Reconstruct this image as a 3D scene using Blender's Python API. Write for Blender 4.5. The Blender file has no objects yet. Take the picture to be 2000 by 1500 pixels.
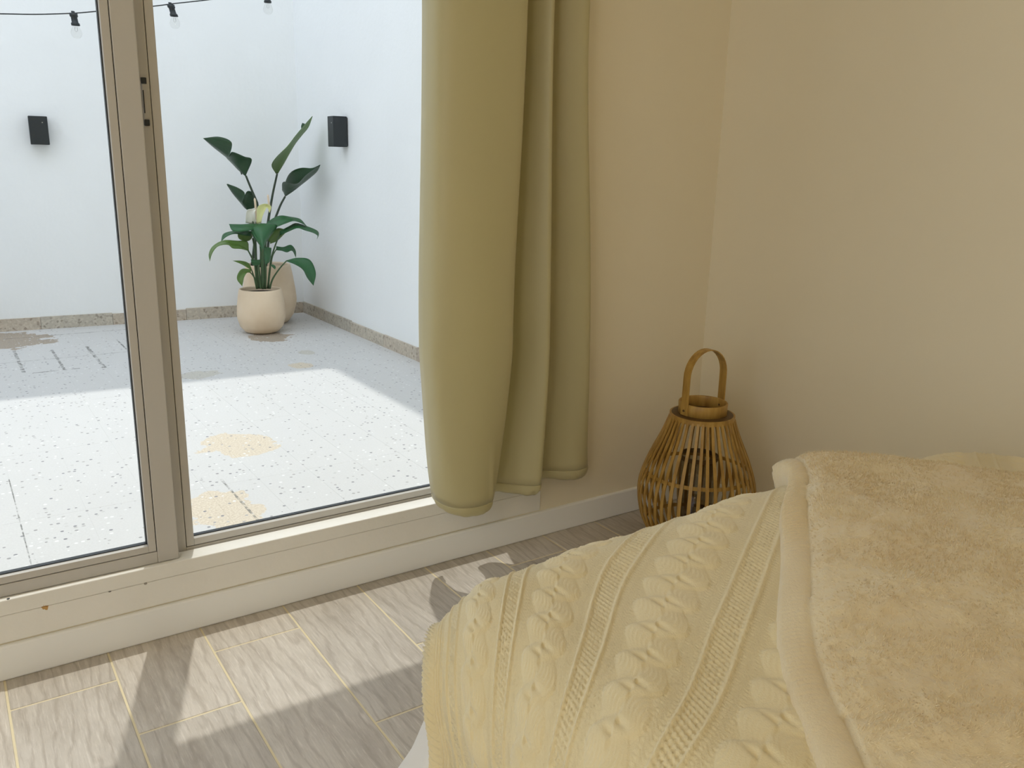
import bpy, bmesh, math, random
import numpy as np
from mathutils import Vector, Matrix, noise
random.seed(7); RNG = np.random.default_rng(7)
S = bpy.context.scene
C = S.collection
PI = math.pi

# ------------------------------------------------------------------ camera
CAM_H, F_PX = 1.05, 1653.57
PITCH, ROLL, YAW = map(math.radians, (14.593, 1.413, 34.228))
_f = Vector((math.sin(YAW)*math.cos(PITCH), math.cos(YAW)*math.cos(PITCH), -math.sin(PITCH)))
_r = Vector((math.cos(YAW), -math.sin(YAW), 0)); _u = _r.cross(_f)
CR = math.cos(ROLL)*_r + math.sin(ROLL)*_u
CU = -math.sin(ROLL)*_r + math.cos(ROLL)*_u
cam_d = bpy.data.cameras.new('camera'); cam = bpy.data.objects.new('camera', cam_d); C.objects.link(cam)
cam_d.sensor_width = 36; cam_d.lens = F_PX/2000*36; cam_d.clip_start = 0.02
M3 = Matrix((CR, CU, -_f)).transposed()
cam.matrix_world = Matrix.Translation((0, 0, CAM_H)) @ M3.to_4x4()
S.camera = cam

# ------------------------------------------------------------------ sky, sun, exposure
S.view_settings.view_transform = 'Standard'; S.view_settings.look = 'None'
S.view_settings.gamma = 1; S.view_settings.use_curve_mapping = False
S.view_settings.exposure = 0.0
try:
    S.cycles.diffuse_bounces = 8; S.cycles.max_bounces = 14; S.cycles.transparent_max_bounces = 16
except Exception:
    pass
W = bpy.data.worlds.new('sky'); S.world = W; W.use_nodes = True
bg = W.node_tree.nodes['Background']
bg.inputs[0].default_value = (0.85, 0.90, 1.0, 1); bg.inputs[1].default_value = 2.1
SUN = Vector((-0.084, -0.24, -1.0)).normalized()
sd = bpy.data.lights.new('sun', 'SUN'); sd.energy = 2.05; sd.angle = math.radians(0.6); sd.color = (1.0, 0.97, 0.93)
so = bpy.data.objects.new('sun', sd); C.objects.link(so)
so.rotation_euler = SUN.to_track_quat('-Z', 'Y').to_euler(); so.location = (3, 5, 9)

FILL_LAMP = 30.0          # glow of the ceiling lamp added to warm and brighten the room

# ------------------------------------------------------------------ helpers
def at(px, py, Y):
    """point on the vertical plane y = Y that a measured photograph position corresponds to"""
    d = (px-1000)*CR - (py-750)*CU + F_PX*_f
    t = Y/d.y
    return Vector((d.x*t, Y, CAM_H+d.z*t))

def tag(o, label=None, cat=None, group=None, kind=None):
    if label: o['label'] = label
    if cat: o['category'] = cat
    if group: o['group'] = group
    if kind: o['kind'] = kind
    return o

def empty(name, loc=(0, 0, 0), parent=None):
    o = bpy.data.objects.new(name, None); C.objects.link(o); o.location = loc
    o.empty_display_size = 0.05
    if parent: o.parent = parent
    return o

def link(name, me, mat=None, parent=None, smooth=False):
    if mat is not None and not me.materials: me.materials.append(mat)
    if smooth:
        for p in me.polygons: p.use_smooth = True
    o = bpy.data.objects.new(name, me); C.objects.link(o)
    if parent is not None:
        o.parent = parent
        o.matrix_parent_inverse = Matrix.Identity(4)
        o.location = -Vector(world_loc(parent))
    return o

def world_loc(o):
    v = Vector(o.location); p = o.parent
    while p is not None:
        v = v + Vector(p.location); p = p.parent
    return v

def obj(name, bm, mat=None, parent=None, smooth=False):
    """bm holds world coordinates; the object sits under its parent without moving"""
    me = bpy.data.meshes.new(name); bm.to_mesh(me); bm.free()
    return link(name, me, mat, parent, smooth)

def pyobj(name, v, f, mat=None, parent=None, smooth=True):
    me = bpy.data.meshes.new(name); me.from_pydata([tuple(p) for p in v], [], f); me.update()
    return link(name, me, mat, parent, smooth)

def add_box(bm, lo, hi, bev=0.0, seg=2):
    lo, hi = Vector(lo), Vector(hi)
    r = bmesh.ops.create_cube(bm, size=1)
    vs = r['verts']
    for v in vs:
        v.co = Vector([(lo[i]+hi[i])/2 + v.co[i]*(hi[i]-lo[i]) for i in range(3)])
    if bev:
        es = list({e for v in vs for e in v.link_edges})
        bmesh.ops.bevel(bm, geom=es, offset=bev, segments=seg, affect='EDGES', profile=0.5)
    return bm

def box(name, lo, hi, mat, parent=None, bev=0.0, seg=2):
    return obj(name, add_box(bmesh.new(), lo, hi, bev, seg), mat, parent)

def lathe(profile, n=32, center=(0, 0, 0), close=False):
    c = Vector(center); v = []; f = []
    for r, z in profile:
        for k in range(n):
            a = 2*PI*k/n; v.append((c.x+r*math.cos(a), c.y+r*math.sin(a), c.z+z))
    m = len(profile)
    for i in range(m if close else m-1):
        j = (i+1) % m
        for k in range(n):
            l = (k+1) % n
            f.append((i*n+k, i*n+l, j*n+l, j*n+k))
    return v, f

def catmull(P, n):
    """n points along a Catmull-Rom curve through P"""
    P = [Vector(p) for p in P]; out = []
    m = len(P)-1
    for i in range(n):
        t = i/(n-1)*m; k = min(int(t), m-1); u = t-k
        p1, p2 = P[k], P[k+1]
        p0 = P[k-1] if k > 0 else 2*p1-p2
        p3 = P[k+2] if k+2 <= m else 2*p2-p1
        out.append(0.5*((2*p1) + (p2-p0)*u + (2*p0-5*p1+4*p2-p3)*u*u + (3*p1-p0-3*p2+p3)*u**3))
    return out

def tube(P, rad, n=8, caps=True):
    P = [Vector(p) for p in P]; m = len(P)
    rs = [rad]*m if isinstance(rad, (int, float)) else list(rad)
    v = []; f = []; prev = None
    for i, p in enumerate(P):
        t = (P[min(i+1, m-1)]-P[max(i-1, 0)]).normalized()
        if prev is None:
            a = Vector((0, 0, 1)) if abs(t.z) < 0.9 else Vector((1, 0, 0))
            x = t.cross(a).normalized()
        else:
            x = (prev - t*prev.dot(t)).normalized()
        prev = x; y = t.cross(x)
        for k in range(n):
            a = 2*PI*k/n
            v.append(p + rs[i]*(math.cos(a)*x+math.sin(a)*y))
    for i in range(m-1):
        for k in range(n):
            l = (k+1) % n
            f.append((i*n+k, i*n+l, (i+1)*n+l, (i+1)*n+k))
    if caps:
        f.append(tuple(range(n-1, -1, -1))); f.append(tuple(range((m-1)*n, m*n)))
    return v, f

# ------------------------------------------------------------------ materials
class Mat:
    def __init__(s, name, color=(.8, .8, .8), rough=.6, spec=.4):
        s.m = bpy.data.materials.new(name); s.m.use_nodes = True
        s.t = s.m.node_tree; s.b = s.t.nodes['Principled BSDF']
        s.b.inputs['Base Color'].default_value = (*color, 1)
        s.b.inputs['Roughness'].default_value = rough
        s.b.inputs['Specular IOR Level'].default_value = spec
    def n(s, typ, **kw):
        nd = s.t.nodes.new(typ)
        for k, v in kw.items():
            if k.startswith('i_'):
                key = k[2:]
                nd.inputs[int(key) if key.isdigit() else key.replace('_', ' ')].default_value = v
            else: setattr(nd, k, v)
        return nd
    def l(s, a, b): s.t.links.new(a, b)
    def pos(s, scale=(1, 1, 1), local=False):
        if local: src = s.n('ShaderNodeTexCoord').outputs['Object']
        else: src = s.n('ShaderNodeNewGeometry').outputs['Position']
        mp = s.n('ShaderNodeMapping'); mp.inputs['Scale'].default_value = scale
        s.l(src, mp.inputs[0]); return mp.outputs[0]
    def noise(s, vec, scale, detail=4, rough=.55):
        nd = s.n('ShaderNodeTexNoise'); nd.inputs['Scale'].default_value = scale
        nd.inputs['Detail'].default_value = detail; nd.inputs['Roughness'].default_value = rough
        s.l(vec, nd.inputs['Vector']); return nd.outputs['Fac']
    def ramp(s, fac, stops):
        nd = s.n('ShaderNodeValToRGB'); cr = nd.color_ramp
        while len(cr.elements) < len(stops): cr.elements.new(.5)
        for e, (p, c) in zip(cr.elements, stops):
            e.position = p; e.color = (*c, 1) if len(c) == 3 else c
        s.l(fac, nd.inputs[0]); return nd.outputs[0]
    def mix(s, fac, a, b, mode='MIX'):
        nd = s.n('ShaderNodeMix', data_type='RGBA', blend_type=mode)
        for src, i in ((fac, 0), (a, 6), (b, 7)):
            if isinstance(src, (int, float)): nd.inputs[i].default_value = src
            elif isinstance(src, tuple): nd.inputs[i].default_value = (*src, 1)
            else: s.l(src, nd.inputs[i])
        return nd.outputs[2]
    def math(s, op, a, b=None, clamp=False):
        nd = s.n('ShaderNodeMath', operation=op); nd.use_clamp = clamp
        for src, i in ((a, 0), (b, 1)):
            if src is None: continue
            if isinstance(src, (int, float)): nd.inputs[i].default_value = src
            else: s.l(src, nd.inputs[i])
        return nd.outputs[0]
    def color(s, sock): s.l(sock, s.b.inputs['Base Color'])
    def bump(s, h, strength=.3, dist=.01):
        nd = s.n('ShaderNodeBump'); nd.inputs['Strength'].default_value = strength; nd.inputs['Distance'].default_value = dist
        s.l(h, nd.inputs['Height']); s.l(nd.outputs[0], s.b.inputs['Normal']); return nd

def m_plaster(name, c1, c2, bscale=60, bstr=.12, rough=.75, big=1.5):
    M = Mat(name, c1, rough, .25); p = M.pos()
    M.color(M.mix(M.ramp(M.noise(p, big, 5), [(.3, (0, 0, 0)), (.75, (1, 1, 1))]), c1, c2))
    M.bump(M.noise(p, bscale, 5), bstr, .004)
    return M.m

MAT = {}
MAT['wall'] = m_plaster('cream_wall_paint', (.81, .735, .565), (.84, .765, .595), 45, .10, .6)

MAT['ceil'] = m_plaster('ceiling_paint', (.84, .80, .70), (.82, .78, .68), 50, .05)
MAT['patio_wall'] = m_plaster('white_patio_plaster', (.83, .85, .86), (.78, .80, .81), 30, .35, .8, 1.2)
MAT['baseboard'] = m_plaster('white_baseboard_paint', (.89, .89, .87), (.87, .87, .85), 20, .03, .4)
MAT['alu'] = Mat('shaded_white_aluminium', (.55, .525, .485), .4, .4).m  # white frame paint darkened, backlit shade put into its colour
MAT['gasket'] = Mat('black_rubber_gasket', (.03, .035, .04), .5).m
MAT['black'] = Mat('matte_black_lamp_metal', (.016, .022, .026), .45).m
MAT['lens'] = Mat('frosted_lens', (.7, .7, .68), .2).m
MAT['steel'] = Mat('grey_steel', (.55, .55, .54), .3); MAT['steel'].b.inputs['Metallic'].default_value = 1; MAT['steel'] = MAT['steel'].m
MAT['grout'] = m_plaster('yellowish_grout', (.74, .64, .42), (.66, .58, .40), 200, .2, .8)
MAT['sheet'] = m_plaster('white_cotton_sheet', (.80, .77, .72), (.78, .75, .70), 400, .08, .8)
MAT['soil'] = m_plaster('dark_potting_soil', (.035, .025, .018), (.06, .045, .03), 120, .8, .95)

def m_sill():
    M = Mat('offwhite_sill_paint', (.8, .8, .75), .6, .25); p = M.pos()
    col = M.mix(M.ramp(M.noise(p, 5, 5), [(.3, (0, 0, 0)), (.75, (1, 1, 1))]), (.86, .84, .79), (.80, .78, .72))
    wob = M.noise(p, 140, 3)
    for px, py, r, c in ((88, 1186, .0065, (.55, .33, .12)), (92, 1182, .0035, (.45, .25, .08)), (16, 1170, .0035, (.08, .08, .08)), (214, 1154, .003, (.2, .19, .17)), (284, 1140, .003, (.35, .32, .28))):
        q = at(px, py, 1.838); vm = M.n('ShaderNodeVectorMath', operation='DISTANCE'); vm.inputs[1].default_value = q; M.l(p, vm.inputs[0])
        d = M.math('ADD', vm.outputs['Value'], M.math('MULTIPLY', M.math('SUBTRACT', wob, .5), r*2.4))
        col = M.mix(M.math('LESS_THAN', d, r), col, c)
    M.color(col); M.bump(M.noise(p, 80, 5), .2, .004); return M.m
MAT['sillwall'] = m_sill()

def m_glass(name, tint=(1, 1, 1), ior=1.45):
    m = bpy.data.materials.new(name); m.use_nodes = True; t = m.node_tree; t.nodes.clear()
    o = t.nodes.new('ShaderNodeOutputMaterial'); mx = t.nodes.new('ShaderNodeMixShader')
    tr = t.nodes.new('ShaderNodeBsdfTransparent'); tr.inputs[0].default_value = (*tint, 1)
    gl = t.nodes.new('ShaderNodeBsdfGlossy'); gl.inputs['Roughness'].default_value = .01
    fr = t.nodes.new('ShaderNodeFresnel'); fr.inputs[0].default_value = ior
    ge = t.nodes.new('ShaderNodeNewGeometry'); iv = t.nodes.new('ShaderNodeMath'); iv.operation = 'SUBTRACT'; iv.inputs[0].default_value = 1
    mu = t.nodes.new('ShaderNodeMath'); mu.operation = 'MULTIPLY'
    t.links.new(ge.outputs['Backfacing'], iv.inputs[1]); t.links.new(fr.outputs[0], mu.inputs[0]); t.links.new(iv.outputs[0], mu.inputs[1])
    t.links.new(mu.outputs[0], mx.inputs[0]); t.links.new(tr.outputs[0], mx.inputs[1]); t.links.new(gl.outputs[0], mx.inputs[2])
    t.links.new(mx.outputs[0], o.inputs[0]); return m
MAT['glass'] = m_glass('clear_window_glass', (.97, .985, .98), 1.25)
MAT['bulbglass'] = m_glass('clear_bulb_glass', (.965, .965, .96), 1.35)
MAT['lantern_glass'] = m_glass('smoky_lantern_glass', (.75, .72, .66), 1.45)

def m_plank():
    M = Mat('grey_wood_look_ceramic', (.4, .37, .34), .42, .45)
    oi = M.n('ShaderNodeObjectInfo'); geo = M.n('ShaderNodeNewGeometry')
    off = M.n('ShaderNodeVectorMath', operation='SCALE'); off.inputs[0].default_value = (7, 31, 3)
    M.l(oi.outputs['Random'], off.inputs['Scale'])
    add = M.n('ShaderNodeVectorMath', operation='ADD'); M.l(geo.outputs['Position'], add.inputs[0]); M.l(off.outputs[0], add.inputs[1])
    def st(sc):
        mp = M.n('ShaderNodeMapping'); mp.inputs['Scale'].default_value = sc; M.l(add.outputs[0], mp.inputs[0]); return mp.outputs[0]
    # distorted long grain
    rings = M.n('ShaderNodeTexWave', wave_type='BANDS', bands_direction='X'); rings.inputs['Scale'].default_value = 11
    rings.inputs['Distortion'].default_value = 16; rings.inputs['Detail'].default_value = 4; rings.inputs['Detail Scale'].default_value = .55; rings.inputs['Detail Roughness'].default_value = .62
    M.l(st((1, .30, 1)), rings.inputs['Vector'])
    fine = M.noise(st((210, 14, 1)), 1, 5, .75)
    mid = M.noise(st((14, 4, 1)), 1, 6, .65)
    base = M.ramp(mid, [(.28, (.43, .39, .345)), (.5, (.53, .49, .44)), (.75, (.63, .59, .54))])
    base = M.mix(M.math('MULTIPLY', M.ramp(rings.outputs['Fac'], [(.0, (1, 1, 1)), (.28, (0, 0, 0))]), .42), base, (.33, .285, .24))
    base = M.mix(M.ramp(fine, [(.52, (0, 0, 0)), (.70, (.55, .55, .55))]), base, (.76, .72, .67))
    base = M.mix(M.ramp(fine, [(.30, (.5, .5, .5)), (.44, (0, 0, 0))]), base, (.32, .28, .24))
    tone = M.ramp(oi.outputs['Random'], [(0, (.86, .84, .81)), (1, (1.04, 1.01, .965))])
    M.color(M.mix(1.0, base, tone, 'MULTIPLY'))
    M.bump(M.math('ADD', fine, M.math('MULTIPLY', rings.outputs['Fac'], .6)), .10, .003)
    return M.m
MAT['plank'] = m_plank()

PATCHES = [((470, 867), .125, .085, 0), ((440, 995), .10, .09, 0), ((395, 732), .10, .05, 1), ((585, 714), .055, .04, 0),
           ((600, 689), .045, .035, 1), ((525, 657), .11, .10, 2), ((5, 668), .22, .14, 2)]
def floor_pt(px, py, z):
    d = (px-1000)*CR - (py-750)*CU + F_PX*_f
    t = (z-CAM_H)/d.z
    return Vector((d.x*t, d.y*t, z))
ZP = 0.05
def m_terrazzo(name, base, chips, patches=False):
    M = Mat(name, base, .55, .35); p = M.pos()
    vo = M.n('ShaderNodeTexVoronoi'); vo.inputs['Scale'].default_value = 52; M.l(p, vo.inputs['Vector'])
    dots = M.math('LESS_THAN', vo.outputs['Distance'], .26)
    sep = M.n('ShaderNodeSeparateColor'); M.l(vo.outputs['Color'], sep.inputs[0])
    pick = M.math('GREATER_THAN', sep.outputs[0], .55)
    chipc = M.ramp(sep.outputs[1], [(0, chips[0]), (.45, chips[1]), (.8, chips[2])])
    fine = M.noise(p, 160, 3, .7)
    b = M.mix(M.ramp(fine, [(.35, (0, 0, 0)), (.7, (1, 1, 1))]), tuple(x*.90 for x in base), base)
    blot = M.noise(p, 2.2, 4)
    b = M.mix(M.ramp(blot, [(.4, (0, 0, 0)), (.7, (.6, .6, .6))]), b, tuple(x*.90 for x in base))
    mask = M.math('MULTIPLY', dots, pick)
    if patches:
        # worn patches where the grey skin of the terrazzo has gone and the tan aggregate shows
        tot = None
        wob = M.noise(p, 9, 4)
        for (px, py), rx, ry, k in PATCHES:
            c = floor_pt(px, py, ZP)
            mp = M.n('ShaderNodeMapping', vector_type='POINT'); mp.inputs['Location'].default_value = (-c.x/rx, -c.y/ry/1.6, 0)
            mp.inputs['Scale'].default_value = (1/rx, 1/ry/1.6, 0); M.l(p, mp.inputs[0])
            ln = M.n('ShaderNodeVectorMath', operation='LENGTH'); M.l(mp.outputs[0], ln.inputs[0])
            q = M.math('ADD', ln.outputs['Value'], M.math('MULTIPLY', M.math('SUBTRACT', wob, .5), 1.9))
            q = M.math('LESS_THAN', q, 1.0)
            c0, c1 = (((.50, .42, .32), (.68, .61, .50)), ((.44, .42, .37), (.55, .53, .48)), ((.28, .23, .18), (.42, .36, .29)))[k]  # last pair is browner, with shade by the pot put into the colour
            b = M.mix(q, b, M.mix(M.ramp(fine, [(.35, (0, 0, 0)), (.65, (1, 1, 1))]), c0, c1))
    col = M.mix(mask, b, chipc)
    if patches:
        # dirt gathered in a few joints
        sx = M.n('ShaderNodeSeparateXYZ'); M.l(p, sx.inputs[0])
        dn = M.noise(p, 22, 4)
        tot = None
        for X, y0, y1, w in ((.267, 4.45, 4.98, .008), (.434, 4.42, 4.92, .007), (.601, 4.38, 4.93, .009), (.768, 4.72, 5.05, .005), (.665, 2.2, 2.62, .004), (.100, 2.25, 2.95, .002)):
            a = M.math('LESS_THAN', M.math('ABSOLUTE', M.math('SUBTRACT', sx.outputs[0], X)), M.math('MULTIPLY', dn, w*1.8))
            c = M.math('LESS_THAN', M.math('ABSOLUTE', M.math('SUBTRACT', sx.outputs[1], (y0+y1)/2)), (y1-y0)/2)
            q = M.math('MULTIPLY', a, c); tot = q if tot is None else M.math('MAXIMUM', tot, q)
        for Y, x0, x1, w in ((4.42, .30, .50, .006), (5.33, .0, 1.1, .005), (4.70, .1, .8, .003)):
            a = M.math('LESS_THAN', M.math('ABSOLUTE', M.math('SUBTRACT', sx.outputs[1], Y)), M.math('MULTIPLY', dn, w*2))
            c = M.math('LESS_THAN', M.math('ABSOLUTE', M.math('SUBTRACT', sx.outputs[0], (x0+x1)/2)), (x1-x0)/2)
            q = M.math('MULTIPLY', a, c); tot = M.math('MAXIMUM', tot, q)
        brk = M.ramp(M.noise(p, 45, 3), [(.38, (0, 0, 0)), (.58, (.85, .85, .85))])
        col = M.mix(M.math('MULTIPLY', tot, brk), col, (.14, .14, .13))
    M.color(col)
    M.bump(fine, .08, .002)
    return M.m
MAT['terrazzo_plain'] = m_terrazzo('plain_terrazzo', (.55, .55, .53), [(.30, .31, .33), (.44, .43, .42), (.80, .80, .80)])
MAT['terrazzo'] = m_terrazzo('pale_grey_terrazzo', (.60, .595, .585), [(.20, .20, .22), (.36, .35, .34), (.70, .70, .69)], True)
def m_skirting():
    M = Mat('speckled_granite_skirting', (.4, .35, .28), .6, .3); p = M.pos()
    oi = M.n('ShaderNodeObjectInfo')
    tone = M.ramp(oi.outputs['Random'], [(0, (.36, .27, .19)), (.35, (.46, .38, .29)), (.7, (.50, .44, .35)), (1, (.34, .32, .27))])
    vo = M.n('ShaderNodeTexVoronoi'); vo.inputs['Scale'].default_value = 90; M.l(p, vo.inputs['Vector'])
    sep = M.n('ShaderNodeSeparateColor'); M.l(vo.outputs['Color'], sep.inputs[0])
    sp = M.ramp(sep.outputs[0], [(0, (.10, .08, .07)), (.16, (.45, .42, .38)), (.6, (.5, .46, .4)), (.85, (.62, .58, .5))])
    M.color(M.mix(.45, tone, sp)); M.bump(M.noise(p, 90, 4), .2, .003)
    return M.m
MAT['skirting'] = m_skirting()

def m_pot():
    M = Mat('sand_coloured_ceramic', (.62, .50, .37), .5, .4); p = M.pos()
    M.color(M.mix(M.ramp(M.noise(p, 7, 4), [(.35, (0, 0, 0)), (.7, (1, 1, 1))]), (.68, .53, .37), (.75, .61, .45)))
    M.bump(M.noise(p, 60, 3), .05, .004); return M.m
MAT['pot'] = m_pot()
def m_leaf(name, top, under, vein=.25, rough=.32):
    M = Mat(name, top, rough, .5); geo = M.n('ShaderNodeNewGeometry'); p = M.pos()
    uv = M.n('ShaderNodeTexCoord').outputs['UV']
    w = M.n('ShaderNodeTexWave', wave_type='BANDS', bands_direction='X'); w.inputs['Scale'].default_value = 5; w.inputs['Distortion'].default_value = 1.2
    M.l(uv, w.inputs['Vector'])
    c = M.mix(geo.outputs['Backfacing'], top, under)
    c = M.mix(M.math('MULTIPLY', w.outputs['Fac'], vein), c, tuple(x*1.7 for x in top))
    c = M.mix(M.math('MULTIPLY', M.noise(p, 14, 3), .35), c, tuple(x*.6 for x in top))
    M.color(c); M.bump(w.outputs['Fac'], .25, .004)
    M.b.inputs['Transmission Weight'].default_value = 0
    return M.m
MAT['leaf_bird'] = m_leaf('paddle_leaf_green', (.016, .060, .024), (.085, .15, .05), .06, .28)
MAT['leaf_bird_light'] = m_leaf('young_paddle_leaf_green', (.10, .20, .035), (.14, .24, .05), .10)
MAT['leaf_lily'] = m_leaf('peace_lily_leaf_green', (.018, .10, .030), (.075, .165, .03), .34, .26)
MAT['leaf_lily_y'] = m_leaf('peace_lily_yellowgreen_leaf', (.09, .17, .03), (.13, .2, .05), .15)
MAT['stem'] = Mat('dark_green_stem', (.05, .10, .04), .5).m
MAT['stem_d'] = Mat('olive_petiole', (.035, .055, .035), .5).m
MAT['spathe'] = Mat('white_spathe', (.85, .84, .78), .5).m
MAT['spathe_y'] = Mat('greenish_cream_spathe', (.72, .74, .38), .5).m
MAT['spadix'] = m_plaster('pinkish_spadix', (.72, .58, .45), (.6, .5, .36), 300, .6)

def m_curtain():
    M = Mat('sage_green_satin_curtain', (.36, .36, .22), .46, .5); p = M.pos((1, 1, 1))
    weave = M.noise(M.pos((900, 900, 250)), 1, 2)
    M.color(M.mix(M.math('MULTIPLY', M.noise(p, 5, 3), .3), (.61, .54, .305), (.56, .50, .275)))
    M.b.inputs['Sheen Weight'].default_value = .25; M.b.inputs['Sheen Roughness'].default_value = .4
    M.bump(weave, .06, .001)
    tr = M.n('ShaderNodeBsdfTranslucent'); tr.inputs[0].default_value = (.66, .62, .34, 1)
    mx = M.n('ShaderNodeMixShader'); mx.inputs[0].default_value = .26
    out = [n for n in M.t.nodes if n.type == 'OUTPUT_MATERIAL'][0]
    M.l(M.b.outputs[0], mx.inputs[1]); M.l(tr.outputs[0], mx.inputs[2]); M.l(mx.outputs[0], out.inputs[0])
    return M.m
MAT['curtain'] = m_curtain()
def m_bamboo():
    M = Mat('honey_bamboo', (.50, .32, .10), .42, .45); p = M.pos((40, 40, 6))
    n = M.noise(p, 1.5, 4)
    M.color(M.ramp(n, [(.3, (.31, .17, .035)), (.55, (.46, .275, .065)), (.8, (.57, .37, .11))]))
    M.bump(n, .1, .002); return M.m
MAT['bamboo'] = m_bamboo()
MAT['bamboo_d'] = m_plaster('dark_bamboo', (.10, .055, .02), (.15, .09, .03), 60, .2, .5)
def m_wool(name, c1, c2, fine, strength, sheen=.4):
    M = Mat(name, c1, .9, .15); p = M.pos()
    n = M.noise(p, 7, 4); M.color(M.mix(M.ramp(n, [(.35, (0, 0, 0)), (.7, (1, 1, 1))]), c1, c2))
    M.b.inputs['Sheen Weight'].default_value = sheen; M.b.inputs['Sheen Roughness'].default_value = .6
    M.bump(M.noise(p, fine, 3, .7), strength, .002); return M.m
MAT['knit'] = m_wool('cream_knit_wool', (.76, .645, .385), (.78, .67, .42), 500, .35)
MAT['fleece'] = m_wool('cream_fleece', (.75, .63, .40), (.69, .555, .33), 170, .9, .5)
MAT['mattress'] = Mat('mattress_ticking', (.75, .72, .66), .8).m
MAT['bedwood'] = m_plaster('bed_base_fabric', (.35, .32, .28), (.3, .28, .25), 100, .2)
MAT['added_lampglow'] = Mat('added_lamp_glass', (.9, .85, .75), .4).m

# ------------------------------------------------------------------ room shell
YW = 1.842           # inner face of the window wall
XR = 1.985           # inner face of the right-hand wall
XL, YB, ZC = -1.75, -2.3, 2.6
YO = 1.95            # outer face of the window wall
DX0, DX1, DZ0, DZ1 = -1.60, 1.34, 0.142, 2.14     # door opening, widened to the left out of view for more light

floor = box('floor', (XL-.1, YB-.1, -.12), (XR+.1, YO, -.0012), MAT['grout']); tag(floor, 'grey wood-look plank floor with pale yellow grout lines', 'floor', kind='structure')
bm = bmesh.new()
add_box(bm, (XL-.1, YW, -.1), (DX0, YO, 3.0)); add_box(bm, (DX1, YW, -.1), (XR+.1, YO, 3.0))
add_box(bm, (DX0, YW, -.1), (DX1, YO, DZ0)); add_box(bm, (DX0, YW, DZ1), (DX1, YO, 3.0))
tag(obj('wall_window', bm, MAT['wall']), 'cream wall around the sliding glass door', 'wall', kind='structure')
tag(box('wall_right', (XR, YB-.1, -.1), (XR+.1, YW, 3.0), MAT['wall']), 'cream wall behind the bed and lantern', 'wall', kind='structure')
RY0, RY1, RZ0, RZ1 = -1.75, .75, .45, 2.28      # unseen window added to the left-hand wall for more daylight
bm = bmesh.new()
add_box(bm, (XL-.1, YB-.1, -.1), (XL, RY0, 3.0)); add_box(bm, (XL-.1, RY1, -.1), (XL, YW, 3.0))
add_box(bm, (XL-.1, RY0, -.1), (XL, RY1, RZ0)); add_box(bm, (XL-.1, RY0, RZ1), (XL, RY1, 3.0))
tag(obj('wall_left', bm, MAT['wall']), 'cream wall on the left outside the picture', 'wall', kind='structure')
tag(box('wall_rear', (XL, YB-.1, -.1), (XR, YB, 3.0), MAT['wall']), 'cream wall behind the camera', 'wall', kind='structure')
tag(box('ceiling', (XL-.1, YB-.1, ZC), (XR+.1, YW, ZC+.12), MAT['ceil']), 'pale ceiling of the room', 'ceiling', kind='structure')

def baseboard(name, lo, hi, label):
    return tag(box(name, lo, hi, MAT['baseboard'], bev=.004), label, 'baseboard', kind='structure')
baseboard('baseboard_window', (XL, 1.830, 0), (XR, YW+.002, .077), 'white baseboard under the sliding door')
baseboard('baseboard_right', (XR-.012, YB, 0), (XR+.002, 1.830, .077), 'white baseboard along the wall behind the bed')

tag(box('trim_1', (DX0, YW-.0045, .080), (DX1+.02, YW+.001, DZ0-.0015), MAT['sillwall'], bev=.002), 'off-white painted upstand below the sliding door track', 'trim', kind='structure')

# floor planks, one object each
def plank_mesh(w, l):
    bm = add_box(bmesh.new(), (-w/2, -l/2, -.006), (w/2, l/2, 0), .0012, 1)
    me = bpy.data.meshes.new('plank'); bm.to_mesh(me); bm.free(); me.materials.append(MAT['plank']); return me
PW, GAP = .1945, .0042
starts = {0: 1.716, 1: 1.511, 2: 1.716, 3: 1.309, 4: 1.511, 5: 1.36, 6: 1.72, 7: 1.511, 8: 1.3, 9: 1.72, -1: 1.309, -2: 1.511, -3: 1.716, -4: 1.4, -5: 1.6, -6: 1.3, -7: 1.5, -8: 1.7, -9: 1.4}
meshes = {}
for c in range(-9, 10):
    x0 = .0075+PW*c; x1 = x0+PW
    if x0 > XR or x1 < XL: continue
    ys = [1.838]; y = starts[c]
    while y > -1.2: ys.append(y); y -= .612
    ys.append(YB)
    for a, b in zip(ys[:-1], ys[1:]):
        l = a-b-GAP; key = round(l, 3)
        if key not in meshes: meshes[key] = plank_mesh(PW-GAP, l)
        o = bpy.data.objects.new('plank', meshes[key]); C.objects.link(o)
        o.parent = floor; o.location = ((x0+x1)/2, (a+b)/2, 0)

# ------------------------------------------------------------------ sliding door
door = empty('door_1', (.32, 1.89, DZ0)); tag(door, 'white aluminium sliding glass door onto the patio', 'door', kind='structure')
A = MAT['alu']
bm = bmesh.new()
add_box(bm, (DX0, 1.834, DZ0), (DX1, 1.8455, .1755), .002); add_box(bm, (DX0, 1.8455, DZ0), (DX1, 1.886, .1730), .001)
add_box(bm, (DX0, 1.886, DZ0), (DX1, 1.952, .158), .001)
obj('track_sill', bm, MAT['sillwall'], door)  # paler than the leaves, standing in for bounce off the sunlit floor
bm = bmesh.new(); add_box(bm, (DX1-.020, 1.836, DZ0), (DX1, 1.952, DZ1), .002); obj('jamb', bm, A, door)
bm = bmesh.new(); add_box(bm, (DX0, 1.836, DZ0), (DX0+.028, 1.952, DZ1), .002); obj('jamb', bm, A, door)
bm = bmesh.new(); add_box(bm, (DX0+.028, 1.836, DZ1-.03), (DX1-.028, 1.952, DZ1), .002); obj('head_rail', bm, A, door)

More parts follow.
